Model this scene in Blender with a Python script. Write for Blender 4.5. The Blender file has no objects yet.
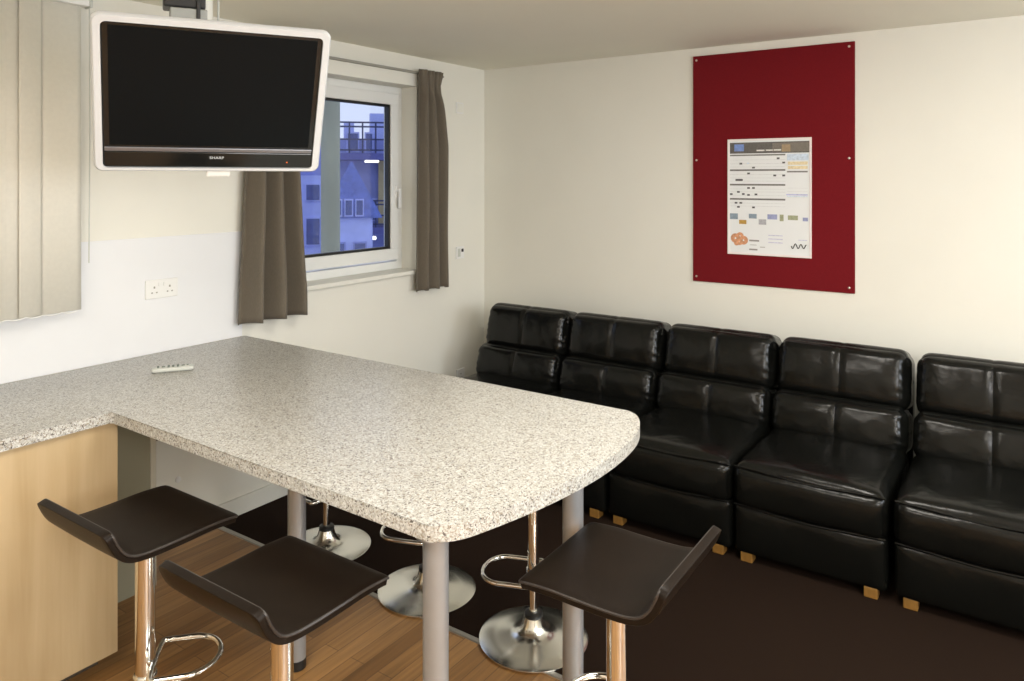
import bpy, bmesh, math, random
from mathutils import Vector, Matrix, noise
PI = math.pi
random.seed(4)
S = bpy.context.scene
C = S.collection

# ------------------------------------------------------------------ camera, world, lights, exposure
F_PX, HORIZON = 749.0, 178.0
YAW = math.atan2(518, 749)
cd = bpy.data.cameras.new('camera')
cam = bpy.data.objects.new('camera', cd); C.objects.link(cam)
cam.location = (0, 0, 1.7)
cam.rotation_euler = (PI/2, 0, YAW - PI/2)
cd.sensor_fit = 'HORIZONTAL'; cd.sensor_width = 36.0
cd.lens = F_PX/1024*36.0
cd.shift_y = -(340.5 - HORIZON)/1024
cd.clip_start = 0.05; cd.clip_end = 200
S.camera = cam

S.view_settings.view_transform = 'Standard'
S.view_settings.look = 'None'
S.view_settings.gamma = 1.0
S.view_settings.use_curve_mapping = False
S.view_settings.exposure = 0.0

w = bpy.data.worlds.new('dusk_sky'); S.world = w; w.use_nodes = True
bg = w.node_tree.nodes['Background']
bg.inputs['Color'].default_value = (0.70, 0.77, 1.0, 1); bg.inputs['Strength'].default_value = 1.15

def area(name, loc, target, sx, sy, power, col):
    l = bpy.data.lights.new(name, 'AREA'); l.shape = 'RECTANGLE'; l.size = sx; l.size_y = sy
    l.energy = power; l.color = col
    o = bpy.data.objects.new(name, l); C.objects.link(o); o.location = loc
    o.rotation_euler = (Vector(target) - Vector(loc)).to_track_quat('-Z', 'Y').to_euler()
    return o
# ceiling luminaires out of view; area lights added at the back wall for brightness
area('ceiling_lamp_light', (-0.6, -1.5, 2.44), (-0.6, -1.5, 0), 1.2, 0.6, 42, (1.0, 0.95, 0.86))
area('ceiling_lamp_light', (1.9, -1.3, 2.44), (1.9, -1.3, 0), 1.2, 0.6, 40, (1.0, 0.95, 0.86))
area('ceiling_lamp_light', (0.1, 1.2, 2.44), (0.1, 1.2, 0), 0.6, 0.6, 30, (1.0, 0.95, 0.86))
area('ceiling_lamp_light', (2.15, 0.75, 2.44), (2.15, 0.75, 0), 0.6, 0.6, 25, (1.0, 0.95, 0.86))
area('back_fill_light', (2.9, -2.50, 1.85), (2.6, 3.0, 1.9), 1.8, 0.9, 60, (0.84, 0.91, 1.0))
area('back_fill_light', (0.3, -2.50, 1.85), (1.8, 3.0, 1.9), 1.6, 0.9, 84, (0.98, 0.98, 1.0))

# ------------------------------------------------------------------ materials
def newmat(name):
    m = bpy.data.materials.new(name); m.use_nodes = True
    nt = m.node_tree; b = nt.nodes['Principled BSDF']
    return m, nt, b
def simple(name, col, rough=0.5, metal=0.0, spec=0.5, noise_amt=0.0, noise_scale=8.0, bump=0.0, bump_scale=200.0, coat=0.0):
    m, nt, b = newmat(name)
    b.inputs['Base Color'].default_value = (*col, 1); b.inputs['Roughness'].default_value = rough
    b.inputs['Metallic'].default_value = metal; b.inputs['Specular IOR Level'].default_value = spec
    b.inputs['Coat Weight'].default_value = coat
    tc = nt.nodes.new('ShaderNodeTexCoord')
    if noise_amt > 0:
        n = nt.nodes.new('ShaderNodeTexNoise'); n.inputs['Scale'].default_value = noise_scale; n.inputs['Detail'].default_value = 5
        nt.links.new(tc.outputs['Object'], n.inputs['Vector'])
        r = nt.nodes.new('ShaderNodeValToRGB')
        r.color_ramp.elements[0].position = 0.3; r.color_ramp.elements[1].position = 0.7
        r.color_ramp.elements[0].color = (*[max(0, c*(1-noise_amt)) for c in col], 1)
        r.color_ramp.elements[1].color = (*[min(1, c*(1+noise_amt)) for c in col], 1)
        nt.links.new(n.outputs['Fac'], r.inputs['Fac']); nt.links.new(r.outputs['Color'], b.inputs['Base Color'])
    if bump > 0:
        n2 = nt.nodes.new('ShaderNodeTexNoise'); n2.inputs['Scale'].default_value = bump_scale; n2.inputs['Detail'].default_value = 4
        nt.links.new(tc.outputs['Object'], n2.inputs['Vector'])
        bp = nt.nodes.new('ShaderNodeBump'); bp.inputs['Strength'].default_value = bump; bp.inputs['Distance'].default_value = 0.004
        nt.links.new(n2.outputs['Fac'], bp.inputs['Height']); nt.links.new(bp.outputs['Normal'], b.inputs['Normal'])
    return m

M = {}
M['wall'] = simple('cream_wall_paint', (0.80, 0.785, 0.71), 0.6, noise_amt=0.012, noise_scale=3, bump=0.04, bump_scale=350)
M['ceiling'] = simple('ceiling_paint', (0.85, 0.825, 0.715), 0.8, noise_amt=0.012, noise_scale=2, bump=0.03, bump_scale=300)
M['splash'] = simple('white_splashback', (0.79, 0.80, 0.82), 0.35, noise_amt=0.006)
M['white'] = simple('white_plastic', (0.82, 0.82, 0.80), 0.35, noise_amt=0.006)
M['upvc'] = simple('white_window_frame', (0.80, 0.81, 0.79), 0.3, noise_amt=0.006)
M['gloss_white'] = simple('white_gloss_paint', (0.80, 0.79, 0.72), 0.35, noise_amt=0.008)
M['blind'] = simple('cream_blind_fabric', (0.80, 0.775, 0.69), 0.75, noise_amt=0.02, noise_scale=60, bump=0.05, bump_scale=500)
M['dark_line'] = simple('mid_grey_plastic', (0.30, 0.29, 0.25), 0.6, noise_amt=0.02)  # plain grey for the curtain track and socket pin holes
M['chrome'] = simple('polished_chrome', (0.80, 0.79, 0.76), 0.09, 1.0, noise_amt=0.01, noise_scale=20)
M['base_chrome'] = simple('satin_chrome', (0.80, 0.80, 0.76), 0.2, 1.0, noise_amt=0.01, noise_scale=20)
M['silver'] = simple('silver_painted_metal', (0.36, 0.37, 0.385), 0.34, 0.45, noise_amt=0.02, noise_scale=30)
M['alu'] = simple('brushed_aluminium', (0.42, 0.41, 0.38), 0.45, 0.8, noise_amt=0.03, noise_scale=30)
M['black_plastic'] = simple('black_plastic', (0.012, 0.012, 0.012), 0.4, noise_amt=0.05)
M['gloss_black'] = simple('gloss_black_plastic', (0.008, 0.009, 0.009), 0.12, noise_amt=0.05)
M['tv_silver'] = simple('silver_tv_case', (0.62, 0.64, 0.66), 0.30, 0.0, noise_amt=0.01)
M['tv_grey'] = simple('grey_metal_bracket', (0.32, 0.33, 0.31), 0.45, 0.4, noise_amt=0.02)
M['screen'] = simple('dark_lcd_screen', (0.005, 0.0065, 0.0075), 0.30, spec=0.09, noise_amt=0.02)
M['strip'] = simple('grey_silver_strip', (0.22, 0.22, 0.24), 0.3, 0.6, noise_amt=0.02)
M['seat'] = simple('dark_brown_leatherette', (0.011, 0.007, 0.0045), 0.42, spec=0.17, noise_amt=0.12, noise_scale=12, bump=0.12, bump_scale=420)
M['piping'] = simple('brown_grey_piping', (0.040, 0.034, 0.031), 0.33, noise_amt=0.08, noise_scale=40)
M['pine'] = simple('pine_foot', (0.22, 0.11, 0.022), 0.5, noise_amt=0.2, noise_scale=30)
M['red'] = simple('dark_red_felt', (0.165, 0.010, 0.014), 0.95, spec=0.1, noise_amt=0.10, noise_scale=220, bump=0.15, bump_scale=700)
M['steel'] = simple('steel_screw', (0.62, 0.58, 0.52), 0.3, 0.8, noise_amt=0.02)
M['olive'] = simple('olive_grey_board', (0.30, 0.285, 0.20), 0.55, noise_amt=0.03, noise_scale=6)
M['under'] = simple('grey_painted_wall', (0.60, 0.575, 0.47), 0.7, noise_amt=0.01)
M['remote'] = simple('pale_grey_remote_plastic', (0.55, 0.57, 0.53), 0.4, noise_amt=0.02)
M['remote_dark'] = simple('grey_green_rubber', (0.16, 0.19, 0.16), 0.6, noise_amt=0.04)
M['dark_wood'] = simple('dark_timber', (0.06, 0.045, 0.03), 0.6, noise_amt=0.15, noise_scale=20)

def m_leather():
    m, nt, b = newmat('black_leather')
    tc = nt.nodes.new('ShaderNodeTexCoord')
    b.inputs['Base Color'].default_value = (0.0045, 0.0047, 0.004, 1)
    b.inputs['Roughness'].default_value = 0.27; b.inputs['Specular IOR Level'].default_value = 0.27
    n0 = nt.nodes.new('ShaderNodeTexNoise'); n0.inputs['Scale'].default_value = 9; n0.inputs['Detail'].default_value = 4
    r = nt.nodes.new('ShaderNodeMapRange'); r.inputs['To Min'].default_value = 0.15; r.inputs['To Max'].default_value = 0.30
    nt.links.new(tc.outputs['Object'], n0.inputs['Vector']); nt.links.new(n0.outputs['Fac'], r.inputs['Value'])
    nt.links.new(r.outputs['Result'], b.inputs['Roughness'])
    n1 = nt.nodes.new('ShaderNodeTexNoise'); n1.inputs['Scale'].default_value = 8; n1.inputs['Detail'].default_value = 3; n1.inputs['Distortion'].default_value = 0.2
    v = nt.nodes.new('ShaderNodeTexVoronoi'); v.inputs['Scale'].default_value = 260
    nt.links.new(tc.outputs['Object'], n1.inputs['Vector']); nt.links.new(tc.outputs['Object'], v.inputs['Vector'])
    b1 = nt.nodes.new('ShaderNodeBump'); b1.inputs['Strength'].default_value = 0.30; b1.inputs['Distance'].default_value = 0.018
    b2 = nt.nodes.new('ShaderNodeBump'); b2.inputs['Strength'].default_value = 0.12; b2.inputs['Distance'].default_value = 0.001
    nt.links.new(n1.outputs['Fac'], b1.inputs['Height']); nt.links.new(v.outputs['Distance'], b2.inputs['Height'])
    nt.links.new(b1.outputs['Normal'], b2.inputs['Normal']); nt.links.new(b2.outputs['Normal'], b.inputs['Normal'])
    return m
M['leather'] = m_leather()

def m_worktop():
    m, nt, b = newmat('speckled_worktop_laminate')
    tc = nt.nodes.new('ShaderNodeTexCoord')
    v = nt.nodes.new('ShaderNodeTexVoronoi'); v.inputs['Scale'].default_value = 270
    nz = nt.nodes.new('ShaderNodeTexNoise'); nz.inputs['Scale'].default_value = 120; nz.inputs['Detail'].default_value = 2
    mx = nt.nodes.new('ShaderNodeMixRGB'); mx.blend_type = 'LINEAR_LIGHT'; mx.inputs['Fac'].default_value = 0.006
    nt.links.new(tc.outputs['Object'], mx.inputs['Color1']); nt.links.new(nz.outputs['Color'], mx.inputs['Color2'])
    nt.links.new(tc.outputs['Object'], nz.inputs['Vector']); nt.links.new(mx.outputs['Color'], v.inputs['Vector'])
    sp = nt.nodes.new('ShaderNodeSeparateColor'); nt.links.new(v.outputs['Color'], sp.inputs['Color'])
    r = nt.nodes.new('ShaderNodeValToRGB'); r.color_ramp.interpolation = 'CONSTANT'
    els = r.color_ramp.elements
    cols = [(0.0, (0.56, 0.555, 0.52)), (0.26, (0.46, 0.45, 0.41)), (0.48, (0.66, 0.66, 0.635)), (0.67, (0.33, 0.29, 0.235)), (0.80, (0.42, 0.415, 0.40)), (0.90, (0.13, 0.115, 0.105))]
    els[0].position = 0; els[0].color = (*cols[0][1], 1); els[1].position = cols[1][0]; els[1].color = (*cols[1][1], 1)
    for p, c in cols[2:]:
        e = els.new(p); e.color = (*c, 1)
    nt.links.new(sp.outputs['Red'], r.inputs['Fac']); nt.links.new(r.outputs['Color'], b.inputs['Base Color'])
    b.inputs['Roughness'].default_value = 0.33
    return m
M['worktop'] = m_worktop()

def m_grain(name, c1, c2, axis, scale=1.0, rough=0.4):
    m, nt, b = newmat(name)
    tc = nt.nodes.new('ShaderNodeTexCoord'); mp = nt.nodes.new('ShaderNodeMapping')
    sc = [14*scale]*3; sc[axis] = 0.9*scale; mp.inputs['Scale'].default_value = sc
    n = nt.nodes.new('ShaderNodeTexNoise'); n.inputs['Scale'].default_value = 1.6; n.inputs['Detail'].default_value = 7; n.inputs['Distortion'].default_value = 0.25
    r = nt.nodes.new('ShaderNodeValToRGB')
    r.color_ramp.elements[0].position = 0.32; r.color_ramp.elements[0].color = (*c1, 1)
    r.color_ramp.elements[1].position = 0.68; r.color_ramp.elements[1].color = (*c2, 1)
    nt.links.new(tc.outputs['Object'], mp.inputs['Vector']); nt.links.new(mp.outputs['Vector'], n.inputs['Vector'])
    nt.links.new(n.outputs['Fac'], r.inputs['Fac']); nt.links.new(r.outputs['Color'], b.inputs['Base Color'])
    b.inputs['Roughness'].default_value = rough
    return m
M['beech'] = m_grain('beech_veneer', (0.47, 0.345, 0.19), (0.56, 0.43, 0.255), 2)

def m_laminate():
    m, nt, b = newmat('oak_laminate_floor')
    tc = nt.nodes.new('ShaderNodeTexCoord')
    br = nt.nodes.new('ShaderNodeTexBrick'); br.inputs['Scale'].default_value = 1.0
    br.inputs['Brick Width'].default_value = 0.62; br.inputs['Row Height'].default_value = 0.066
    br.inputs['Mortar Size'].default_value = 0.0012; br.inputs['Bias'].default_value = 0.0
    br.inputs['Color1'].default_value = (0.235, 0.112, 0.032, 1); br.inputs['Color2'].default_value = (0.40, 0.21, 0.072, 1)
    br.inputs['Mortar'].default_value = (0.13, 0.065, 0.025, 1)
    mp = nt.nodes.new('ShaderNodeMapping'); mp.inputs['Scale'].default_value = (1.2, 22, 1)
    n = nt.nodes.new('ShaderNodeTexNoise'); n.inputs['Scale'].default_value = 2.5; n.inputs['Detail'].default_value = 6; n.inputs['Distortion'].default_value = 0.5
    mx = nt.nodes.new('ShaderNodeMixRGB'); mx.blend_type = 'OVERLAY'; mx.inputs['Fac'].default_value = 0.55
    nt.links.new(tc.outputs['Object'], br.inputs['Vector']); nt.links.new(tc.outputs['Object'], mp.inputs['Vector'])
    nt.links.new(mp.outputs['Vector'], n.inputs['Vector'])
    nt.links.new(br.outputs['Color'], mx.inputs['Color1']); nt.links.new(n.outputs['Fac'], mx.inputs['Color2'])
    nt.links.new(mx.outputs['Color'], b.inputs['Base Color'])
    b.inputs['Roughness'].default_value = 0.38
    return m
M['laminate'] = m_laminate()
M['carpet'] = simple('dark_brown_carpet', (0.017, 0.0095, 0.006), 0.98, spec=0.08, noise_amt=0.35, noise_scale=420, bump=0.6, bump_scale=500)

def m_curtain():
    m, nt, b = newmat('brown_curtain_cloth')
    tc = nt.nodes.new('ShaderNodeTexCoord')
    mp = nt.nodes.new('ShaderNodeMapping'); mp.inputs['Scale'].default_value = (500, 500, 60)
    n = nt.nodes.new('ShaderNodeTexNoise'); n.inputs['Scale'].default_value = 1.0; n.inputs['Detail'].default_value = 3
    r = nt.nodes.new('ShaderNodeValToRGB')
    r.color_ramp.elements[0].color = (0.095, 0.077, 0.055, 1); r.color_ramp.elements[1].color = (0.165, 0.138, 0.102, 1)
    nt.links.new(tc.outputs['Object'], mp.inputs['Vector']); nt.links.new(mp.outputs['Vector'], n.inputs['Vector'])
    nt.links.new(n.outputs['Fac'], r.inputs['Fac']); nt.links.new(r.outputs['Color'], b.inputs['Base Color'])
    b.inputs['Roughness'].default_value = 0.8; b.inputs['Sheen Weight'].default_value = 0.15
    return m
M['curtain'] = m_curtain()

def m_glass():
    m, nt, b = newmat('window_glass')
    out = nt.nodes['Material Output']
    tr = nt.nodes.new('ShaderNodeBsdfTransparent'); tr.inputs['Color'].default_value = (0.93, 0.95, 0.97, 1)
    gl = nt.nodes.new('ShaderNodeBsdfGlossy'); gl.inputs['Roughness'].default_value = 0.01
    fr = nt.nodes.new('ShaderNodeFresnel'); fr.inputs['IOR'].default_value = 1.3
    mx = nt.nodes.new('ShaderNodeMixShader')
    nt.links.new(fr.outputs['Fac'], mx.inputs['Fac']); nt.links.new(tr.outputs['BSDF'], mx.inputs[1]); nt.links.new(gl.outputs['BSDF'], mx.inputs[2])
    nt.links.new(mx.outputs['Shader'], out.inputs['Surface'])
    return m
M['glass'] = m_glass()

def emit(name, col, s):
    m, nt, b = newmat(name)
    b.inputs['Base Color'].default_value = (*col, 1); b.inputs['Emission Color'].default_value = (*col, 1); b.inputs['Emission Strength'].default_value = s
    return m
# outside: the blue of dusk light is put into the building colours
M['facade'] = simple('dusk_blue_render', (0.25, 0.29, 0.62), 0.8, noise_amt=0.12, noise_scale=1.5)
M['facade_pale'] = simple('pale_dusk_blue_render', (0.42, 0.48, 0.86), 0.8, noise_amt=0.1, noise_scale=2)
M['roof'] = simple('dusk_blue_roof', (0.14, 0.19, 0.52), 0.7, noise_amt=0.2, noise_scale=6)
M['rail'] = simple('dusk_blue_railing', (0.035, 0.045, 0.13), 0.5, noise_amt=0.1)
M['slab'] = simple('dusk_blue_slab', (0.11, 0.12, 0.34), 0.8, noise_amt=0.1)
M['out_glass'] = simple('dusk_blue_window', (0.08, 0.11, 0.30), 0.2, noise_amt=0.2, noise_scale=3)
M['yellow_lit_wall'] = simple('yellow_lit_render', (0.50, 0.42, 0.24), 0.8, noise_amt=0.1)  # yellow light falling on this wall is put into its colour
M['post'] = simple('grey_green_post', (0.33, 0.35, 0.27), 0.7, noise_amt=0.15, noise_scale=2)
M['lamp'] = emit('lit_lamp', (1.0, 0.95, 0.8), 2.0)
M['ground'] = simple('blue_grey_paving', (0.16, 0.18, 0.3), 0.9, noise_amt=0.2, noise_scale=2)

# ------------------------------------------------------------------ mesh helpers
def obj(name, bm, mat, parent=None, smooth=False, mats=None):
    me = bpy.data.meshes.new(name)
    bmesh.ops.recalc_face_normals(bm, faces=bm.faces[:])
    if smooth:
        for f in bm.faces: f.smooth = True
        for e in bm.edges:
            if len(e.link_faces) == 2 and e.calc_face_angle(0) > math.radians(38): e.smooth = False
    bm.to_mesh(me); bm.free()
    for mm in (mats or [mat]): me.materials.append(mm)
    o = bpy.data.objects.new(name, me); C.objects.link(o)
    if parent: o.parent = parent
    return o
def thing(name, label, cat, loc=(0, 0, 0), rotz=0, group=None):
    o = bpy.data.objects.new(name, None); C.objects.link(o); o.empty_display_size = 0.1
    o.location = loc; o.rotation_euler = (0, 0, rotz)
    o['label'] = label; o['category'] = cat
    if group: o['group'] = group
    return o
def tag(o, label, cat, group=None):
    o['label'] = label; o['category'] = cat
    if group: o['group'] = group
    return o
def struct(o):
    o['kind'] = 'structure'; return o
def add_box(bm, x0, x1, y0, y1, z0, z1, bev=0.0, seg=2, mi=0, mat=None):
    r = bmesh.ops.create_cube(bm, size=1)
    vs = r['verts']
    for v in vs:
        v.co = Vector((x0 + (v.co.x+.5)*(x1-x0), y0 + (v.co.y+.5)*(y1-y0), z0 + (v.co.z+.5)*(z1-z0)))
    fs = list({f for v in vs for f in v.link_faces})
    if bev > 0:
        es = list({e for v in vs for e in v.link_edges})
        rr = bmesh.ops.bevel(bm, geom=es, offset=bev, segments=seg, affect='EDGES', profile=0.5)
        fs = [f for f in fs if f.is_valid] + [f for f in rr['faces'] if f.is_valid]
        vs = list({v for f in fs for v in f.verts})
    for f in fs: f.material_index = mi
    if mat is not None: bmesh.ops.transform(bm, matrix=mat, verts=vs)
    return vs
def box(*a, **k):
    bm = bmesh.new(); add_box(bm, *a, **k); return bm
def add_lathe(bm, prof, cx=0, cy=0, n=32, mi=0, mat=None):
    rings = []
    for r, z in prof:
        if r < 1e-6: rings.append([bm.verts.new((cx, cy, z))])
        else: rings.append([bm.verts.new((cx + r*math.cos(2*PI*i/n), cy + r*math.sin(2*PI*i/n), z)) for i in range(n)])
    for a, b in zip(rings, rings[1:]):
        for i in range(n):
            j = (i+1) % n
            if len(a) == 1 and len(b) == 1: continue
            if len(a) == 1: f = bm.faces.new((a[0], b[i], b[j]))
            elif len(b) == 1: f = bm.faces.new((a[i], a[j], b[0]))
            else: f = bm.faces.new((a[i], a[j], b[j], b[i]))
            f.material_index = mi
    vs = [v for r in rings for v in r]
    if mat is not None: bmesh.ops.transform(bm, matrix=mat, verts=vs)
    return vs
def lathe(prof, **k):
    bm = bmesh.new(); add_lathe(bm, prof, **k); return bm
def cyl_prof(r, z0, z1, b=0.002):
    return [(0, z0), (r-b, z0), (r, z0+b), (r, z1-b), (r-b, z1), (0, z1)]
def add_tube(bm, pts, r, n=10, closed=False):
    pts = [Vector(p) for p in pts]; N = len(pts); rings = []
    up = None
    for i, p in enumerate(pts):
        if closed: t = (pts[(i+1) % N] - pts[i-1]).normalized()
        else: t = (pts[min(i+1, N-1)] - pts[max(i-1, 0)]).normalized()
        if up is None:
            up = Vector((0, 0, 1)) if abs(t.z) < .9 else Vector((1, 0, 0))
        up = (up - t*up.dot(t)).normalized(); s = t.cross(up)
        rings.append([bm.verts.new(p + r*(math.cos(2*PI*k/n)*up + math.sin(2*PI*k/n)*s)) for k in range(n)])
    rg = range(N) if closed else range(N-1)
    for i in rg:
        a, b = rings[i], rings[(i+1) % N]
        for k in range(n): bm.faces.new((a[k], a[(k+1) % n], b[(k+1) % n], b[k]))
    if not closed:
        bm.faces.new(rings[0]); bm.faces.new(rings[-1][::-1])
def tube(pts, r, n=10, closed=False):
    bm = bmesh.new(); add_tube(bm, pts, r, n, closed); return bm
def add_prism(bm, pts, z0, z1, bev=0.0, mi=0):
    lo = [bm.verts.new((x, y, z0)) for x, y in pts]; hi = [bm.verts.new((x, y, z1)) for x, y in pts]
    n = len(pts); fs = [bm.faces.new(lo[::-1]), bm.faces.new(hi)]
    for i in range(n): fs.append(bm.faces.new((lo[i], lo[(i+1) % n], hi[(i+1) % n], hi[i])))
    for f in fs: f.material_index = mi
    if bev > 0:
        es = list(set(fs[0].edges) | set(fs[1].edges))
        bmesh.ops.bevel(bm, geom=es, offset=bev, segments=2, affect='EDGES', profile=0.5)
def round_poly(pts, radii, n=6):
    out = []
    N = len(pts)
    for i in range(N):
        p = Vector(pts[i]); a = Vector(pts[i-1]); b = Vector(pts[(i+1) % N]); r = radii[i]
        if r <= 0: out.append(tuple(p)); continue
        da = (a-p).normalized(); db = (b-p).normalized(); ang = da.angle(db); d = r/math.tan(ang/2)
        c = p + (da+db).normalized()*(r/math.sin(ang/2))
        s = p + da*d - c; e = p + db*d - c
        a0 = math.atan2(s.y, s.x); a1 = math.atan2(e.y, e.x); dd = (a1-a0+PI) % (2*PI) - PI
        for k in range(n+1): out.append((c.x + r*math.cos(a0+dd*k/n), c.y + r*math.sin(a0+dd*k/n)))
    return out
def puffy(hx, hy, hz, r, cuts, fn=None):
    """rounded box of half sizes hx,hy,hz; fn(p, u) moves each vertex (u = -1..1 box coordinates)"""
    bm = bmesh.new(); bmesh.ops.create_cube(bm, size=2)
    bmesh.ops.subdivide_edges(bm, edges=bm.edges[:], cuts=cuts, use_grid_fill=True)
    h = Vector((hx, hy, hz))
    for v in bm.verts:
        u = v.co.copy()
        q = []
        for k in range(3):       # more rows near the rounded edges
            t = u[k]; q.append((0.45*t + 0.55*math.sin(t*PI/2))*h[k])
        p = Vector(q); core = Vector([max(-h[k]+r, min(h[k]-r, p[k])) for k in range(3)])
        d = p - core
        if d.length > 1e-9: p = core + d.normalized()*r
        if fn: p = fn(p, u)
        v.co = p
    return bm
def dup(root, loc, rotz, label=None, group=None):
    r = root.copy(); C.objects.link(r); r.location = loc; r.rotation_euler = (0, 0, rotz)
    if label: r['label'] = label
    if group: r['group'] = group
    for ch in list(root.children):
        c = ch.copy(); C.objects.link(c); c.parent = r
        for g in list(ch.children):
            d = g.copy(); C.objects.link(d); d.parent = c
    return r

# ------------------------------------------------------------------ room shell
XW, YW, ZC = 4.40, 3.29, 2.49
X0, Y0 = -1.7, -2.6
TRIM_X = 2.19
FD = 0.15                                    # window recess depth
WX0, WX1, WZ0, WZ1 = 2.42, 3.665, 1.105, 2.295
bm = bmesh.new()
add_box(bm, X0-.1, WX0, YW, YW+.21, 0, ZC); add_box(bm, WX1, XW+.1, YW, YW+.21, 0, ZC)
add_box(bm, WX0, WX1, YW, YW+.21, 0, WZ0-.03); add_box(bm, WX0, WX1, YW, YW+.21, WZ1, ZC)
struct(obj('wall_window', bm, M['wall']))
struct(obj('wall_right', box(XW, XW+.1, Y0-.1, YW+.3, 0, ZC), M['wall']))
struct(obj('wall_left', box(X0-.1, X0, Y0-.1, YW+.3, 0, ZC), M['wall']))
struct(obj('wall_back', box(X0-.1, XW+.1, Y0-.1, Y0, 0, ZC), M['wall']))
struct(obj('ceiling', box(X0-.1, XW+.1, Y0-.1, YW+.3, ZC, ZC+.1), M['ceiling']))
bm = bmesh.new(); add_box(bm, X0-.1, TRIM_X, Y0-.1, YW+.3, -.1, 0)
struct(obj('floor', bm, M['laminate']))
bm = bmesh.new(); add_box(bm, TRIM_X, XW+.1, Y0-.1, YW+.3, -.1, 0.002)
struct(obj('floor_carpet', bm, M['carpet']))
bm = bmesh.new(); add_prism(bm, [(-.013, 0), (.013, 0), (.009, .004), (-.009, .004)], 0, 1)
bmesh.ops.transform(bm, matrix=Matrix(((1, 0, 0, TRIM_X), (0, 0, 1, 0), (0, 1, 0, 0), (0, 0, 0, 1))), verts=bm.verts[:])
for v in bm.verts: v.co.y = Y0 if v.co.y < .5 else YW
struct(obj('trim_1', bm, M['alu']))
struct(obj('baseboard_window', box(X0, XW, YW-.016, YW, 0, .09, bev=.004), M['gloss_white']))
struct(obj('baseboard_right', box(XW-.016, XW, Y0, YW-.016, 0.002, .09, bev=.004), M['gloss_white']))
# white splashback panel behind the worktop
struct(obj('trim_2', box(-1.6, 2.345, YW-.005, YW, .9, 1.43, bev=.001), M['splash']))

# window: frame set back in the recess
wn = struct(bpy.data.objects.new('window_1', None)); C.objects.link(wn)
def frame_bm(x0, x1, z0, z1, wd, y0, y1, bev=.004):
    bm = bmesh.new()
    add_box(bm, x0, x1, y0, y1, z0, z0+wd, bev); add_box(bm, x0, x1, y0, y1, z1-wd, z1, bev)
    add_box(bm, x0, x0+wd, y0, y1, z0+wd-.004, z1-wd+.004, bev); add_box(bm, x1-wd, x1, y0, y1, z0+wd-.004, z1-wd+.004, bev)
    return bm
FY = YW+FD-.02
obj('window_frame', frame_bm(WX0, WX1, WZ0, WZ1, .05, FY, FY+.075), M['upvc'], wn)
SX0, SX1, SZ0, SZ1 = WX0+.045, WX1-.042, WZ0+.062, WZ1-.045
obj('sash', frame_bm(SX0, SX1, SZ0, SZ1, .075, FY-.018, FY+.055, .006), M['upvc'], wn)
GX0, GX1, GZ0, GZ1 = SX0+.075, SX1-.075, SZ0+.075, SZ1-.075
obj('gasket', frame_bm(GX0-.002, GX1+.002, GZ0-.002, GZ1+.002, .016, FY-.004, FY+.032, .001), M['black_plastic'], wn)
obj('pane', box(GX0, GX1, FY+.004, FY+.010, GZ0, GZ1), M['glass'], wn)
bm = bmesh.new()
hx = SX1-.034; hz = 1.62
add_box(bm, hx-.013, hx+.013, FY-.028, FY-.017, hz-.05, hz+.035, .003)
add_box(bm, hx-.009, hx+.009, FY-.052, FY-.026, hz-.012, hz+.012, .003)
add_box(bm, hx-.010, hx+.010, FY-.060, FY-.045, hz-.115, hz+.012, .004)
obj('window_handle', bm, M['white'], wn, True)
obj('window_sill', box(WX0-.03, WX1+.03, YW-.028, YW+FD, WZ0-.028, WZ0, bev=.007, seg=3), M['gloss_white'], wn)

# ------------------------------------------------------------------ curtains and pelmet board
t = thing('curtain_rail', 'cream curtain rail board running above the window', 'curtain rail', (0, YW, 0))
obj('board', box(2.30, 3.88, -.028, 0, 2.292, 2.388, bev=.003), M['gloss_white'], t)
obj('track', box(2.30, 3.88, -.052, -.028, 2.372, 2.386, bev=.002), M['dark_line'], t)
def curtain(name, x_of, zt, zb, folds, amp, y, label, flare, phase=0.0):
    bm = bmesh.new(); NU, NV = 110, 46; g = []
    for j in range(NV+1):
        tv = j/NV; row = []
        for i in range(NU+1):
            u = i/NU
            xl, xr = x_of(tv)
            a = amp*(0.35 + 0.65*min(1, tv/0.12))*(0.72+0.28*tv)
            ph = u*folds*2*PI + phase + .5*math.sin(3.1*u+1.3*tv)
            xx = xl + (xr-xl)*u + .006*math.sin(ph*.5+1)*tv
            yy = y + a*math.sin(ph) + .010*noise.noise(Vector((u*4, tv*3, folds)))
            if tv < .10: yy += .006*math.sin(u*folds*4*PI)
            z = zt + (zb-zt)*tv - .006*math.sin(ph+.8)*tv
            row.append(bm.verts.new((xx, yy, z)))
        g.append(row)
    for j in range(NV):
        for i in range(NU): bm.faces.new((g[j][i], g[j][i+1], g[j+1][i+1], g[j+1][i]))
    o = obj(name, bm, M['curtain'], None, True)
    md = o.modifiers.new('solid', 'SOLIDIFY'); md.thickness = .004
    # keep the cloth's origin at its own hem
    tag(o, label, 'curtain', 'window curtains')
    return o
curtain('curtain', lambda v: (2.36 - .075*v, 2.60 + .115*min(1, v*1.1)), 2.392, .972, 3.3, .052, YW-.092,
        'brown curtain partly hidden behind the television', .1, .6)
def xr(v):
    k = min(1, v/.09)
    pinch = .028*math.exp(-((v-.09)/.05)**2)
    return (3.598 + pinch*.3 - .012*v, 3.835 - pinch + .065*min(1, max(0, (v-.05)/.3)))
curtain('curtain', xr, 2.398, .975, 3.4, .034, YW-.082, 'narrow brown curtain gathered at the right side of the window', .1)

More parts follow.
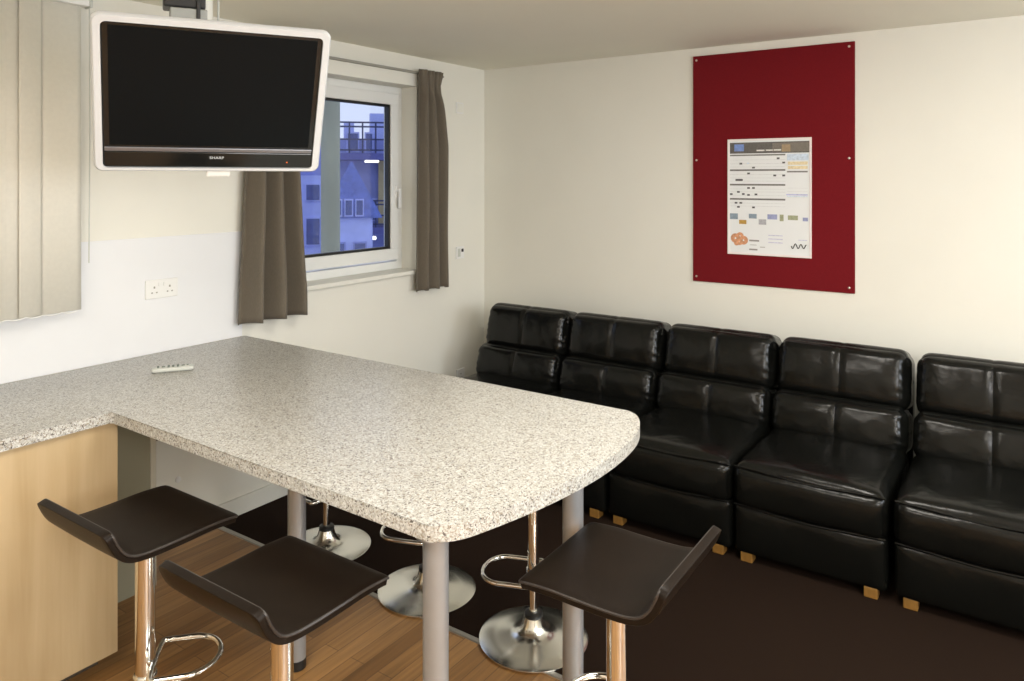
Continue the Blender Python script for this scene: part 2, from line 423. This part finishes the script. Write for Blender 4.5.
# vertical blind at far left
t = thing('vertical_blind', 'cream vertical slat blind hanging at the left edge above the worktop', 'blind', (0, YW-.09, 0))
obj('headrail', box(.2, 1.545, -.022, .022, 2.405, 2.44, bev=.003), M['white'], t)
bm = bmesh.new(); add_box(bm, 1.545, 1.556, -.025, .025, 2.400, 2.445, .003); obj('end_cap', bm, M['remote'], t)
xs = [1.517-.118, 1.366-.09+.03, 1.302-.09, 1.25-.09]
edges = [1.525, 1.372, 1.318, 1.270, 1.20, 1.125, 1.06, .995, .93, .865, .80]
for k, xe in enumerate(edges[:-1]):
    wd = .158 if k == 0 else .089
    bm = bmesh.new(); n = 8
    ang = math.radians(3 if k == 0 else 9)
    vs = []
    for j in range(2):
        z = 2.405 if j else 1.160
        vs.append([bm.verts.new((xe - wd*(1-i/n)*math.cos(ang), (.004 if k == 0 else -.006*(1+k%2)) - wd*(i/n-.5)*math.sin(ang)*-1 - .004*math.sin(PI*i/n), z)) for i in range(n+1)])
    for i in range(n): bm.faces.new((vs[0][i], vs[0][i+1], vs[1][i+1], vs[1][i]))
    o = obj('slat', bm, M['blind'], t, True); md = o.modifiers.new('s', 'SOLIDIFY'); md.thickness = .003
bm = bmesh.new(); add_tube(bm, [(x/100, -.034 + .002*math.sin(x), 1.166 - .007*abs(math.sin(x*PI/6.5))) for x in range(82, 150)], .0022, 6)
obj('bottom_chain', bm, M['white'], t, True)
obj('cord', tube([(1.548, -.012, 2.40), (1.55, -.012, 1.9), (1.546, -.012, 1.35)], .003, 6), M['remote'], t, True)

# ------------------------------------------------------------------ wall fittings
def plate(name, cat, label, x, z, wd, hg, y, extra):
    t = thing(name, label, cat, (x, y, z))
    obj('plate', box(-wd/2, wd/2, -.009, 0, -hg/2, hg/2, bev=.003), M['white'], t)
    extra(t); return t
def sock(t):
    for sx in (-1, 1):
        bm = bmesh.new()
        cx = sx*.037
        add_box(bm, cx-.0035, cx+.0035, -.0100, -.0086, .004, .013)
        add_box(bm, cx-.0145, cx-.0075, -.0100, -.0086, -.018, -.0125); add_box(bm, cx+.0075, cx+.0145, -.0100, -.0086, -.018, -.0125)
        obj('pin_holes', bm, M['dark_line'], t)
        obj('switch', box(sx*.012-.006, sx*.012+.006, -.0125, -.0086, .012, .030, bev=.0015), M['white'], t)
plate('power_socket', 'socket', 'white double power socket on the white splashback above the worktop', 1.914, 1.193, .155, .086, YW-.005, sock)
def sw(t):
    obj('rocker', box(.010, .030, -.014, -.0086, .004, .026, bev=.002), M['black_plastic'], t)
    obj('display', box(-.03, 0, -.0105, -.0086, -.028, .028, bev=.001), M['remote'], t)
plate('wall_switch', 'switch', 'small white wall switch with dark button beside the right curtain', 4.11, 1.178, .086, .086, YW, sw)
plate('blank_plate', 'wall plate', 'blank white square plate high beside the top of the right curtain', 4.105, 2.19, .078, .078, YW,
      lambda t: obj('plate_cover', box(-.03, .03, -.0105, -.0086, -.03, .03, bev=.001), M['gloss_white'], t))
def one_sock(t):
    bm = bmesh.new(); add_box(bm, -.0035, .0035, -.0100, -.0086, .004, .013)
    add_box(bm, -.0145, -.0075, -.0100, -.0086, -.018, -.0125); add_box(bm, .0075, .0145, -.0100, -.0086, -.018, -.0125)
    obj('pin_holes', bm, M['dark_line'], t)
plate('power_socket', 'socket', 'white single wall socket low beside the far end of the black sofa row', 4.115, .32, .086, .086, YW, one_sock)

# ------------------------------------------------------------------ breakfast bar worktop
t = thing('breakfast_bar', 'speckled grey breakfast bar with rounded end on silver legs', 'counter', (0, 0, 0))
YWT = YW-.006
arc = []
ctrl = [(1.303, 1.142), (1.345, 1.094), (1.415, 1.064), (1.605, 1.018), (1.80, .992), (1.97, .990), (2.125, 1.008), (2.237, 1.042), (2.318, 1.092), (2.352, 1.15)]
def catmull(P, n=5):
    out = []
    for i in range(len(P)-1):
        p0 = Vector(P[max(i-1, 0)]); p1 = Vector(P[i]); p2 = Vector(P[i+1]); p3 = Vector(P[min(i+2, len(P)-1)])
        for k in range(n):
            s = k/n
            out.append(tuple(.5*((2*p1) + (p2-p0)*s + (2*p0-5*p1+4*p2-p3)*s*s + (3*p1-p0-3*p2+p3)*s**3)))
    out.append(tuple(P[-1])); return out
arc = catmull(ctrl)
poly = [(-1.6, YWT), (-1.6, 2.592), (1.32, 2.592), (1.334, 2.578)] + arc + [(2.362, YWT)]
bm = bmesh.new(); add_prism(bm, poly, .862, .9, bev=.006)
obj('worktop', bm, M['worktop'], t, True)
for lx, ly in ((1.365, 1.165), (1.925, 1.112), (1.715, 2.095)):
    l = obj('leg', lathe(cyl_prof(.031, .035, .864, .001), cx=lx, cy=ly, n=40), M['silver'], t, True)
    obj('foot', lathe([(0, .0005), (.028, .0005), (.032, .004), (.032, .034), (.029, .037), (0, .037)], cx=lx, cy=ly, n=32), M['black_plastic'], l, True)
    obj('fixing_plate', lathe([(0, .852), (.05, .852), (.05, .862), (0, .862)], cx=lx, cy=ly, n=32), M['silver'], l)

# beech base cabinet under the worktop
t = thing('base_cabinet', 'beech base cabinet under the worktop at the left edge', 'cabinet', (0, 0, 0))
obj('body', box(-1.55, 1.345, 2.628, 3.20, .10, .858), M['beech'], t)
obj('door', box(.40, 1.362, 2.608, 2.628, .055, .858, bev=.0015), M['beech'], t)
obj('door', box(-.57, .397, 2.608, 2.628, .055, .858, bev=.0015), M['beech'], t)
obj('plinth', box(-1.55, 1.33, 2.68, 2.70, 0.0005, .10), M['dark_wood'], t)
# boxed-in panel and dark wall strip below the bar
t = thing('support_panel', 'olive grey support panel under the worktop beside the beech cabinet', 'panel', (0, 0, 0))
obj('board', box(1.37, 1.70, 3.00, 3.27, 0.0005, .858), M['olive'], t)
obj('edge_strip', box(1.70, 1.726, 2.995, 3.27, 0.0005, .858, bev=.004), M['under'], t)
tag(obj('wall_strip', box(1.74, 2.05, YW-.03, YW-.001, .505, .60, bev=.002), M['dark_wood']), 'short dark strip on the wall under the bar', 'batten')
t = thing('cable_outlet', 'tiny white round outlet on the wall under the bar', 'outlet', (2.0, YW, .285))
rx = Matrix.Rotation(PI/2, 4, 'X')
bm = bmesh.new(); add_lathe(bm, [(0, 0), (.014, 0), (.014, .006), (.010, .009), (0, .009)], n=20, mat=rx); obj('cap', bm, M['white'], t, True)

# remote control
t = thing('remote_control', 'pale grey remote control lying on the worktop', 'remote control', (1.755, 2.925, .9005), math.radians(-33))
def rfn(p, u): return p
bm = puffy(.080, .0235, .0095, .008, 8); bmesh.ops.translate(bm, vec=(0, 0, .0095), verts=bm.verts[:])
obj('case', bm, M['remote'], t, True)
for bx, by in [(-.055, -.01), (-.055, .01), (-.035, 0), (-.015, -.012), (-.015, 0), (-.015, .012), (.002, -.012), (.002, 0), (.002, .012), (.02, -.012), (.02, 0), (.02, .012), (.04, 0), (.057, 0)]:
    big = bx in (-.035, .04)
    obj('button', lathe([(0, .019), (.0075 if big else .0045, .019), (.0065 if big else .004, .0215), (0, .0218)], cx=bx, cy=by, n=12), M['remote_dark'], t, True)

# ------------------------------------------------------------------ television
TVC = Vector((1.428, 2.138, 1.951)); TYAW, TTILT = -.508, .44
TW, TH = .690, .503
tv = thing('television', 'silver framed flat screen television hanging from the ceiling, switched off', 'television', TVC)
tv.rotation_euler = (TTILT, 0, TYAW)
# local: x right, -y faces the room, z up
def ring(bm, w0, h0, r0, w1, h1, r1, y0, y1, dz1=0):
    def rr(w_, h_, r, y, dz=0):
        pts = round_poly([(-w_/2, -h_/2), (w_/2, -h_/2), (w_/2, h_/2), (-w_/2, h_/2)], [r]*4, 6)
        return [bm.verts.new((x, y, z+dz)) for x, z in pts]
    a = rr(w0, h0, r0, y1); b = rr(w0, h0, r0, y0+.008); b2 = rr(w0-.012, h0-.012, r0-.004, y0); c = rr(w1, h1, r1, y0, dz1); d = rr(w1, h1, r1, y0+.012, dz1)
    n = len(a)
    for p, q in ((a, b), (b, b2), (b2, c), (c, d)):
        for i in range(n): bm.faces.new((p[i], p[(i+1) % n], q[(i+1) % n], q[i]))
    bm.faces.new(a)
bm = bmesh.new(); ring(bm, TW, TH, .026, TW-.050, TH-.037, .016, -.010, .014, -.005)
obj('bezel', bm, M['tv_silver'], tv, True)
IW, IH = TW-.052, TH-.039
zb = -IH/2-.005
obj('screen_surround', box(-IW/2, IW/2, -.003, .010, zb, IH/2-.005, bev=.003), M['gloss_black'], tv)
obj('screen', box(-IW/2+.018, IW/2-.016, -.0045, -.001, zb+.076, IH/2-.015), M['screen'], tv)
obj('silver_strip', box(-IW/2+.004, IW/2-.004, -.0085, -.0025, zb+.056, zb+.070, bev=.002), M['strip'], tv)
obj('speaker_panel', box(-IW/2+.003, IW/2-.003, -.007, -.0025, zb+.004, zb+.054, bev=.002), M['gloss_black'], tv)
def text_mesh(name, s, size, mat, parent, loc, rot, ext=.0004, sx=1.0):
    cu = bpy.data.curves.new(name, 'FONT'); cu.body = s; cu.size = size; cu.extrude = ext; cu.align_x = 'CENTER'; cu.align_y = 'CENTER'
    tmp = bpy.data.objects.new(name, cu); C.objects.link(tmp)
    dg = bpy.context.evaluated_depsgraph_get(); me = bpy.data.meshes.new_from_object(tmp.evaluated_get(dg))
    bpy.data.objects.remove(tmp); bpy.data.curves.remove(cu)
    me.materials.clear(); me.materials.append(mat); me.name = name
    o = bpy.data.objects.new(name, me); C.objects.link(o); o.parent = parent; o.location = loc; o.rotation_euler = rot; o.scale = (sx, 1, 1)
    return o
text_mesh('maker_mark', 'SHARP', .013, M['tv_silver'], tv, (.010, -.0074, zb+.036), (PI/2, 0, 0), sx=1.15)
bm = bmesh.new(); add_lathe(bm, [(0, 0), (.0025, 0), (.0025, .001), (0, .001)], n=10, mat=Matrix.Translation((.235, -.0065, zb+.022)) @ rx)
obj('power_light', bm, emit('red_standby', (.8, .15, .02), .5), tv)
bm = puffy(TW/2-.05, .035, TH/2-.05, .03, 8); bmesh.ops.translate(bm, vec=(0, .055, 0), verts=bm.verts[:])
obj('rear_case', bm, M['black_plastic'], tv, True)
obj('stand_stub', box(-.02, .055, -.002, .03, -TH/2-.022, -TH/2+.006, bev=.006), M['white'], tv)
obj('vesa_plate', box(-.11, .11, .088, .098, -.11, .11, bev=.003), M['tv_grey'], tv)

# mount that carries the television
t = thing('tv_mount', 'grey and black ceiling bracket and pole behind the television', 'tv bracket', (1.545, 2.375, 0))
obj('ceiling_plate', box(-.10, .10, -.10, .10, 2.478, 2.4895, bev=.003), M['tv_grey'], t)
obj('pole', lathe(cyl_prof(.026, 1.93, 2.48), n=28), M['gloss_white'], t, True)
obj('clamp', lathe(cyl_prof(.04, 1.96, 2.06, .004), n=28), M['black_plastic'], t, True)
bm = bmesh.new(); add_box(bm, -.05, .05, -.105, 0, 1.965, 2.045, .006); obj('arm', bm, M['tv_grey'], t)
Rm = Matrix.Rotation(TYAW, 4, 'Z')
bm = bmesh.new(); add_box(bm, -.115, .000, -.115, -.020, 2.205, 2.266, .004, mat=Rm); obj('junction_box', bm, M['tv_grey'], t)
bm = bmesh.new(); add_box(bm, -.135, -.005, -.11, -.02, 2.267, 2.310, .006, mat=Rm); add_box(bm, -.035, -.022, -.122, -.10, 2.225, 2.295, .003, mat=Rm); obj('black_bracket', bm, M['black_plastic'], t)
obj('cable', tube([(.038, -.015, 2.477), (.040, -.02, 2.35), (.036, -.022, 2.2), (.03, -.03, 2.05)], .004, 8), M['remote'], t, True)

# ------------------------------------------------------------------ pin board and poster on the right wall
BY0, BY1, BZ0, BZ1 = .78, 1.692, 1.073, 2.441
t = thing('pin_board', 'tall dark red felt notice board screwed to the right wall', 'notice board', (XW, 0, 0))
obj('panel', box(-.012, 0, BY0, BY1, BZ0, BZ1, bev=.0015), M['red'], t)
ry = Matrix.Rotation(-PI/2, 4, 'Y')
for yy in (BY0+.028, BY1-.022):
    for zz in (BZ0+.03, 1.808, BZ1-.026):
        bm = bmesh.new(); add_lathe(bm, [(0, 0), (.0065, 0), (.0065, .002), (.0045, .0035), (0, .004)], n=16, mat=Matrix.Translation((-.012, yy, zz)) @ ry)
        obj('screw', bm, M['steel'], t, True)
PY0, PY1, PZ0, PZ1 = 1.001, 1.476, 1.251, 1.928
t = thing('poster', 'white printed calendar poster pinned on the red notice board', 'poster', (XW-.0125, 0, 0))
obj('sheet', box(-.004, 0, PY0, PY1, PZ0, PZ1, bev=.0005), simple('poster_paper', (0.80, 0.82, 0.83), .5, noise_amt=.01), t)
bm = bmesh.new(); bw = .011
for a in ((PY0, PY1, PZ0, PZ0+bw), (PY0, PY1, PZ1-bw, PZ1), (PY0, PY0+bw, PZ0+bw, PZ1-bw), (PY1-bw, PY1, PZ0+bw, PZ1-bw)):
    add_box(bm, -.007, -.001, a[0], a[1], a[2], a[3], .001)
obj('border', bm, simple('pale_pink_border', (0.86, 0.78, 0.76), .5, noise_amt=.01), t)
def P(u, v): return (PY1 - u*(PY1-PY0), PZ1 - v*(PZ1-PZ0))        # u left to right, v top to bottom
def prints(name, rects, col):
    m = simple(name+'_ink', col, .6, noise_amt=.15, noise_scale=90)
    for (u0, v0, u1, v1) in rects:
        y1, z1 = P(u0, v0); y0, z0 = P(u1, v1)
        o = obj(name, box(-.0048-(.0008 if name.startswith('header') and name != 'header_band' else 0)-(.0005 if name in ('header_title', 'header_patch') else 0), -.0035, y0, y1, z0, z1), m, t)
    return o
prints('header_band', [(.03, .03, .975, .125)], (.13, .12, .11))
prints('header_photo', [(.55, .04, .975, .115)], (.20, .18, .15))
prints('header_logo', [(.085, .045, .205, .105)], (.20, .30, .62)); 
prints('header_patch', [(.66, .055, .76, .115)], (.38, .28, .17))
text_bar = [(.36, .095, .455, .107), (.47, .095, .555, .106), (.565, .094, .65, .106)]
prints('header_title', text_bar, (.75, .74, .70))
prints('month_bar', [(.03, .134, .70, .146), (.03, .262, .70, .276), (.03, .388, .70, .402), (.03, .512, .70, .526)], (.17, .165, .155))
prints('grid_line', [(.03, v, .70, v+.0025) for v in (.18, .212, .240, .305, .335, .362, .43, .455, .485, .552, .578)] + [(.725, v, .955, v+.002) for v in (.42, .45, .47, .50)], (.62, .63, .65))
dots = [(.60, .163), (.15, .205), (.305, .240), (.665, .20), (.245, .29), (.56, .308), (.665, .308), (.245, .415), (.305, .415), (.12, .45), (.03, .47), (.18, .468), (.245, .475), (.335, .47), (.09, .545), (.15, .545), (.12, .58), (.305, .582)]
prints('date_mark', [(u, v, u+.033, v+.015) for u, v in dots] + [(.10, .345, .19, .362)], (.10, .095, .10))
prints('blue_note', [(.72, .135, .965, .19), (.72, .488, .955, .494), (.24, .205, .27, .215)], (.60, .70, .82))
prints('yellow_note', [(.73, .20, .955, .226), (.73, .236, .955, .262)], (.78, .66, .42))
prints('dark_rule', [(.72, .278, .955, .290)], (.20, .19, .18))
prints('lilac_rule', [(.71, .472, .955, .482)], (.50, .52, .78))
prints('teal_picture', [(.03, .645, .13, .695), (.265, .645, .36, .685)], (.26, .33, .40))
prints('blue_picture', [(.49, .645, .605, .688), (.90, .665, .96, .695)], (.33, .36, .56))
prints('gold_picture', [(.145, .70, .235, .735)], (.50, .30, .06))
prints('grey_picture', [(.385, .69, .475, .735)], (.42, .42, .45))
prints('green_picture', [(.635, .645, .68, .70), (.73, .65, .845, .688)], (.36, .38, .24))
bm = bmesh.new()
for (u, v, r) in ((.10, .86, .028), (.155, .84, .022), (.15, .89, .020), (.20, .875, .026), (.115, .90, .016)):
    y, z = P(u, v); add_lathe(bm, [(r, -.0005), (r, .001), (r*.2, .0014), (r*.2, -.0005)], n=20, mat=Matrix.Translation((-.004, y, z)) @ ry)
obj('orange_emblem', bm, simple('orange_print', (.62, .30, .16), .6, noise_amt=.25, noise_scale=60), t)
prints('caption_line', [(.27, .868, .39, .882), (.27, .945, .37, .958), (.28, .91, .36, .914), (.40, .925, .46, .93)], (.30, .28, .27))
prints('pale_line', [(.50, .82, .67, .828), (.50, .85, .67, .858), (.50, .88, .67, .888), (.85, .85, .95, .857)], (.60, .60, .74))
bm = bmesh.new()
pts = []
for k in range(26):
    s = k/25; y, z = P(.77 + .17*s, .905 + .022*math.sin(s*17)*(1-.3*s)); pts.append((-.0045, y, z))
add_tube(bm, pts, .0028, 6); obj('signature', bm, M['black_plastic'], t, True)

# ------------------------------------------------------------------ sofa modules
def wrink(p, k, s=9.0): return k*noise.noise(Vector((p.x*s, p.y*s, p.z*s)))
def make_sofa(label):
    t = thing('sofa_module', label, 'sofa', (0, 0, 0), 0, 'black leather sofa modules along the right wall')
    # local: x depth (0 = front of seat, toward the wall +x), y width centred
    W = .3125
    def basef(p, u):
        p = p.copy()
        if u.x < -.9: p.x -= .014*(1-u.y**4)*(1-u.z*u.z)
        p.x += wrink(p, .004, 7)
        return p
    bm = puffy(.452, W-.002, .112, .024, 16, basef); bmesh.ops.translate(bm, vec=(.474, 0, .144), verts=bm.verts[:])
    obj('base', bm, M['leather'], t, True)
    def seatf(p, u):
        p = p.copy(); k = max(0, (1-u.y**4))*max(0, (1-u.x**4))
        if p.z > 0: p.z += .022*k + .006*(1-abs(u.y))
        if u.x < 0: p.x -= .018*(1-u.y**4)*(1-u.z*u.z)*(-u.x)
        e = abs(u.y)**6
        p.z += wrink(p, .010, 9)*(.25+e); p.x += wrink(p+Vector((5, 0, 0)), .006, 9)*(.3+e)
        return p
    bm = puffy(.338, W, .094, .044, 28, seatf); bmesh.ops.translate(bm, vec=(.342, 0, .332), verts=bm.verts[:])
    obj('seat_cushion', bm, M['leather'], t, True)
    for nm, zz, xx in (('front_piping', .416, .006), ('lower_piping', .248, .009)):
        bm = bmesh.new(); add_tube(bm, [(xx + .010*abs(y/W)**4 - .003*math.cos(y*11), y, zz - .004*math.cos(y*13)) for y in [(-W+.008) + (2*W-.016)*i/28 for i in range(29)]], .0055, 8)
        obj(nm, bm, M['leather'], t, True)
    def backf(seed, bulge):
        def f(p, u):
            p = p.copy(); k = max(0, 1-u.y**4)
            p.x -= bulge*k*max(0, 1-u.z*u.z)*(u.x < 0)
            g = math.exp(-(p.y/.011)**2)
            if u.x < .3: p.x += .008*g
            p.z -= .002*g*(p.z > 0)
            e = abs(u.y)**5
            d = wrink(p + Vector((seed, 0, 0)), .015, 13)*(.16 + e)
            d += .0045*math.sin(p.z*150 + 25*p.y*(1 if p.y > 0 else -1) + seed)*abs(u.y)**7*(u.x < 0)
            p.x += d; p.z += .5*d
            p.z -= .012*abs(u.y)**8*(1 if p.z > 0 else -.3)
            return p
        return f
    bm = puffy(.13, W-.001, .115, .050, 45, backf(0.0, .030))
    bmesh.ops.rotate(bm, matrix=Matrix.Rotation(math.radians(13), 3, 'Y'), verts=bm.verts[:])
    bmesh.ops.translate(bm, vec=(.725, 0, .488), verts=bm.verts[:])
    obj('lumbar_cushion', bm, M['leather'], t, True)
    bm = puffy(.112, W-.001, .150, .060, 45, backf(3.3, .034))
    bmesh.ops.rotate(bm, matrix=Matrix.Rotation(math.radians(13), 3, 'Y'), verts=bm.verts[:])
    bmesh.ops.translate(bm, vec=(.822, 0, .706), verts=bm.verts[:])
    obj('backrest_cushion', bm, M['leather'], t, True)
    bm = puffy(.06, W-.008, .35, .03, 8); bmesh.ops.translate(bm, vec=(.915, 0, .44), verts=bm.verts[:])
    obj('back_shell', bm, M['leather'], t, True)
    for fx in (.046, .82):
        for fy in (-W+.062, W-.062):
            obj('foot', box(fx-.026, fx+.026, fy-.026, fy+.026, .0025, .046, bev=.004), M['pine'], t)
    return t
SXF = 3.29
mods = [(2.672, 'black leather sofa module in the room corner, farthest from the camera'),
        (2.042, 'black leather sofa module second from the corner, behind the bar end'),
        (1.410, 'black leather sofa module in the middle, third from the corner'),
        (.780, 'black leather sofa module fourth from the corner, beneath the red board'),
        (.136, 'black leather sofa module cut by the right edge of the photo')]
s0 = make_sofa(mods[0][1]); s0.location = (SXF, mods[0][0], 0)
for y, lb in mods[1:]: dup(s0, (SXF, y, 0), 0, lb)

# ------------------------------------------------------------------ bar stools
def seat_profile():
    P_ = [(-.194, .086), (-.184, .060), (-.169, .032), (-.148, .011), (-.115, .001), (-.06, -.002), (.02, -.001), (.09, .001), (.14, -.001), (.165, -.003), (.180, -.007)]
    return catmull(P_, 4)
def make_stool(label, thick, group):
    t = thing('bar_stool', label, 'bar stool', (0, 0, 0), 0, group)
    prof = seat_profile(); HW = .190; NZ = 14; Z = .705
    bm = bmesh.new(); g = []
    for i, (x, z) in enumerate(prof):
        s = i/(len(prof)-1); row = []
        # rounded plan corners
        e0 = min(s, 1-s)*.46
        inset = .018*max(0, 1-e0/.025)**2
        for j in range(NZ+1):
            v = -1 + 2*j/NZ; row.append(bm.verts.new((x, v*(HW-inset), Z + z - .004*(1-v*v)*math.sin(PI*s))))
        g.append(row)
    for i in range(len(g)-1):
        for j in range(NZ): bm.faces.new((g[i][j], g[i+1][j], g[i+1][j+1], g[i][j+1]))
    rim = [tuple(v.co) for v in g[0]] + [tuple(r[-1].co) for r in g[1:]] + [tuple(v.co) for v in g[-1][-2::-1]] + [tuple(r[0].co) for r in g[-2:0:-1]]
    o = obj('seat', bm, M['seat'], t, True)
    md = o.modifiers.new('solid', 'SOLIDIFY'); md.thickness = .021; md.offset = -1
    md = o.modifiers.new('bevel', 'BEVEL'); md.width = .008; md.segments = 3; md.limit_method = 'ANGLE'; md.angle_limit = math.radians(50)
    pp = tube([(x, y, z-.004) for x, y, z in rim], .0036, 8, True)
    obj('piping', pp, M['piping'], o, True)
    obj('seat_plate', box(-.085, .085, -.085, .085, Z-.042, Z-.029, bev=.003), M['black_plastic'], t)
    if thick:
        obj('column', lathe(cyl_prof(.0275, .255, Z-.040), n=32), M['chrome'], t, True)
        obj('collar', lathe([(0, .232), (.030, .232), (.033, .236), (.033, .254), (.030, .258), (0, .258)], n=32), M['chrome'], t, True)
        obj('gas_lift', lathe(cyl_prof(.024, .085, .235), n=28), M['chrome'], t, True)
        cr = -.030
    else:
        obj('column', lathe(cyl_prof(.0215, .25, Z-.040), n=28), M['chrome'], t, True)
        obj('gas_lift', lathe(cyl_prof(.0175, .085, .252), n=28), M['chrome'], t, True)
        obj('collar', lathe(cyl_prof(.026, .220, .264, .003), n=28), M['chrome'], t, True)
        cr = .022
    zf = .288 if thick else .24
    loop = [(-cr, -.092, zf)]
    xs_ = [i/10 for i in range(0, 11)]
    loop += [(-cr + .008 + (.107+cr)*s, -.098, zf) for s in xs_]
    loop += [(.115 + (.092 if thick else .074)*math.sin(a), -.098*math.cos(a), zf) for a in [PI*k/18 for k in range(1, 18)]]
    loop += [(-cr + .008 + (.107+cr)*(1-s), .098, zf) for s in xs_] + [(-cr, .092, zf)] + [(-cr-.004, y, zf) for y in (.05, 0, -.05)]
    fr = obj('footrest', tube(loop, .0085, 10, True), M['chrome'], t, True)
    if thick: fr.rotation_euler = (0, 0, math.radians(-42))
    prof = [(0, .0025), (.198, .0025), (.2015, .005), (.201, .008), (.19, .0115), (.14, .0175), (.09, .0245), (.065, .031), (.050, .043), (.040, .062), (.034, .082), (.032, .088), (0, .088)]
    obj('base', lathe(prof, n=64), M['base_chrome'], t, True)
    obj('base_ring', lathe([(.016, .084), (.033, .084), (.035, .088), (.033, .099), (.026, .103), (.016, .103)], n=32), M['black_plastic'], t, True)
    return t
st = make_stool('dark brown bar stool with chrome column nearest the beech cabinet', True, 'bar stools around the breakfast bar')
st.location = (1.19, 2.125, 0)
dup(st, (1.195, 1.515, 0), 0, 'dark brown bar stool at the left side of the bar, nearer the camera')
dup(st, (1.735, .872, 0), math.radians(91), 'dark brown bar stool at the rounded end of the bar, by the front legs')
sb = make_stool('bar stool tucked under the bar nearest its rounded end', False, 'bar stools around the breakfast bar')
sb.location = (2.32, 1.508, 0); sb.rotation_euler = (0, 0, math.radians(111))
dup(sb, (2.342, 2.046, 0), math.radians(110), 'bar stool tucked under the bar with its chrome base behind the front silver leg')
dup(sb, (2.352, 2.665, 0), math.radians(86), 'bar stool tucked under the bar farthest back, chrome base beside the rear leg')

# ------------------------------------------------------------------ outside the window (seen at dusk)
fwd = Vector((math.cos(YAW), math.sin(YAW), 0)); rgt = Vector((math.sin(YAW), -math.cos(YAW), 0))
vd = (fwd*749 + rgt*(345-512)).normalized()                    # direction in which the window is looked through
Rz = math.atan2(vd.y, vd.x) - PI/2
def at_out(dist): return vd*dist
bl = thing('apartment_building', 'dusk-blue apartment block with railed balconies outside the window', 'building', at_out(30), Rz)
obj('wall', box(-6, 7, 0, .4, -8, 3.2), M['facade'], bl)
obj('pale_wall', box(-3.2, -.25, -.25, 0, -8, 1.8), M['facade_pale'], bl)
obj('yellow_lit_wall', box(1.28, 2.2, -.2, 0, -.2, 2.6), M['yellow_lit_wall'], bl)
for i, (x0, x1, z0, z1) in enumerate(((-.05, .35, 2.9, 3.9), (.95, 1.5, 2.9, 4.25))):
    obj('chimney', box(x0, x1, .05, .45, z0, z1), M['facade_pale'], bl)
for (zs, zr) in ((2.62, 1.15), (-.15, 1.0)):
    bc = obj('balcony', box(-.35, 4, -1.6, 0, zs-.24, zs), M['slab'], bl)
    bm = bmesh.new()
    for z in (zs+zr, zs+zr*.86, zs+zr*.45, zs+.12): add_box(bm, -.35, 4, -1.6, -1.55, z-.03, z+.03)
    for k in range(9): add_box(bm, -.35+.48*k, -.29+.48*k, -1.6, -1.54, zs, zs+zr)
    obj('railing', bm, M['rail'], bc)
for (x0, x1, z0, z1) in ((.05, .55, 2.7, 3.5), (.75, 1.1, 2.7, 3.5), (.1, .6, .0, .9), (.9, 1.25, .0, .9), (-1.5, -.9, .8, 1.5), (-1.5, -.9, -.9, .2), (.2, .9, -2.2, -1.2)):
    wv = obj('window', box(x0, x1, -.06 if x0 > 0 else -.31, 0.02, z0, z1), M['facade_pale'], bl)
    obj('pane', box(x0+.06, x1-.06, -.09 if x0 > 0 else -.34, -.05 if x0 > 0 else -.30, z0+.06, z1-.06), M['out_glass'], wv)
obj('lamp', box(.72, 1.25, -1.45, -1.1, 2.28, 2.37, bev=.03), M['lamp'], bl)
obj('lamp', box(.85, 1.15, -1.45, -1.1, -.62, -.50, bev=.03), M['lamp'], bl)
hs = thing('gabled_house', 'small dusk-blue gabled house below the balconies outside the window', 'house', at_out(24), Rz)
obj('wall', box(-.55, .85, 0, 2.5, -7, .55), M['facade_pale'], hs)
bm = bmesh.new(); add_prism(bm, [(-.75, .45), (.2, 2.25), (1.15, .45)], 0, 2.7)
bmesh.ops.transform(bm, matrix=Matrix(((1, 0, 0, 0), (0, 0, 1, -.1), (0, 1, 0, 0), (0, 0, 0, 1))), verts=bm.verts[:])
obj('roof', bm, M['roof'], hs)
for x0 in (-.35, -.02, .31):
    wv = obj('window', box(x0, x0+.27, -.16, 0, .5, 1.05), M['facade_pale'], hs); obj('pane', box(x0+.04, x0+.23, -.18, -.15, .55, 1.0), M['out_glass'], wv)
for x0 in (-.4, .25):
    wv = obj('window', box(x0, x0+.42, -.06, .1, -1.3, -.3), M['facade'], hs); obj('pane', box(x0+.05, x0+.37, -.08, -.05, -1.25, -.35), M['out_glass'], wv)
v2 = (fwd*749 + rgt*(330.5-512))/749
p = v2*6.0
tag(obj('outdoor_post', lathe(cyl_prof(.075, -3.0, 6.0, .01), cx=p.x, cy=p.y, n=24), M['post'], None, True), 'grey green post standing just outside the window', 'post')
g = thing('ground_outside', 'blue grey ground outside below the window', 'ground', (0, 0, 0)); bpy.data.objects.remove(g)
struct(obj('floor_outside', box(-30, 70, 4.2, 70, -8.2, -8), M['ground']))
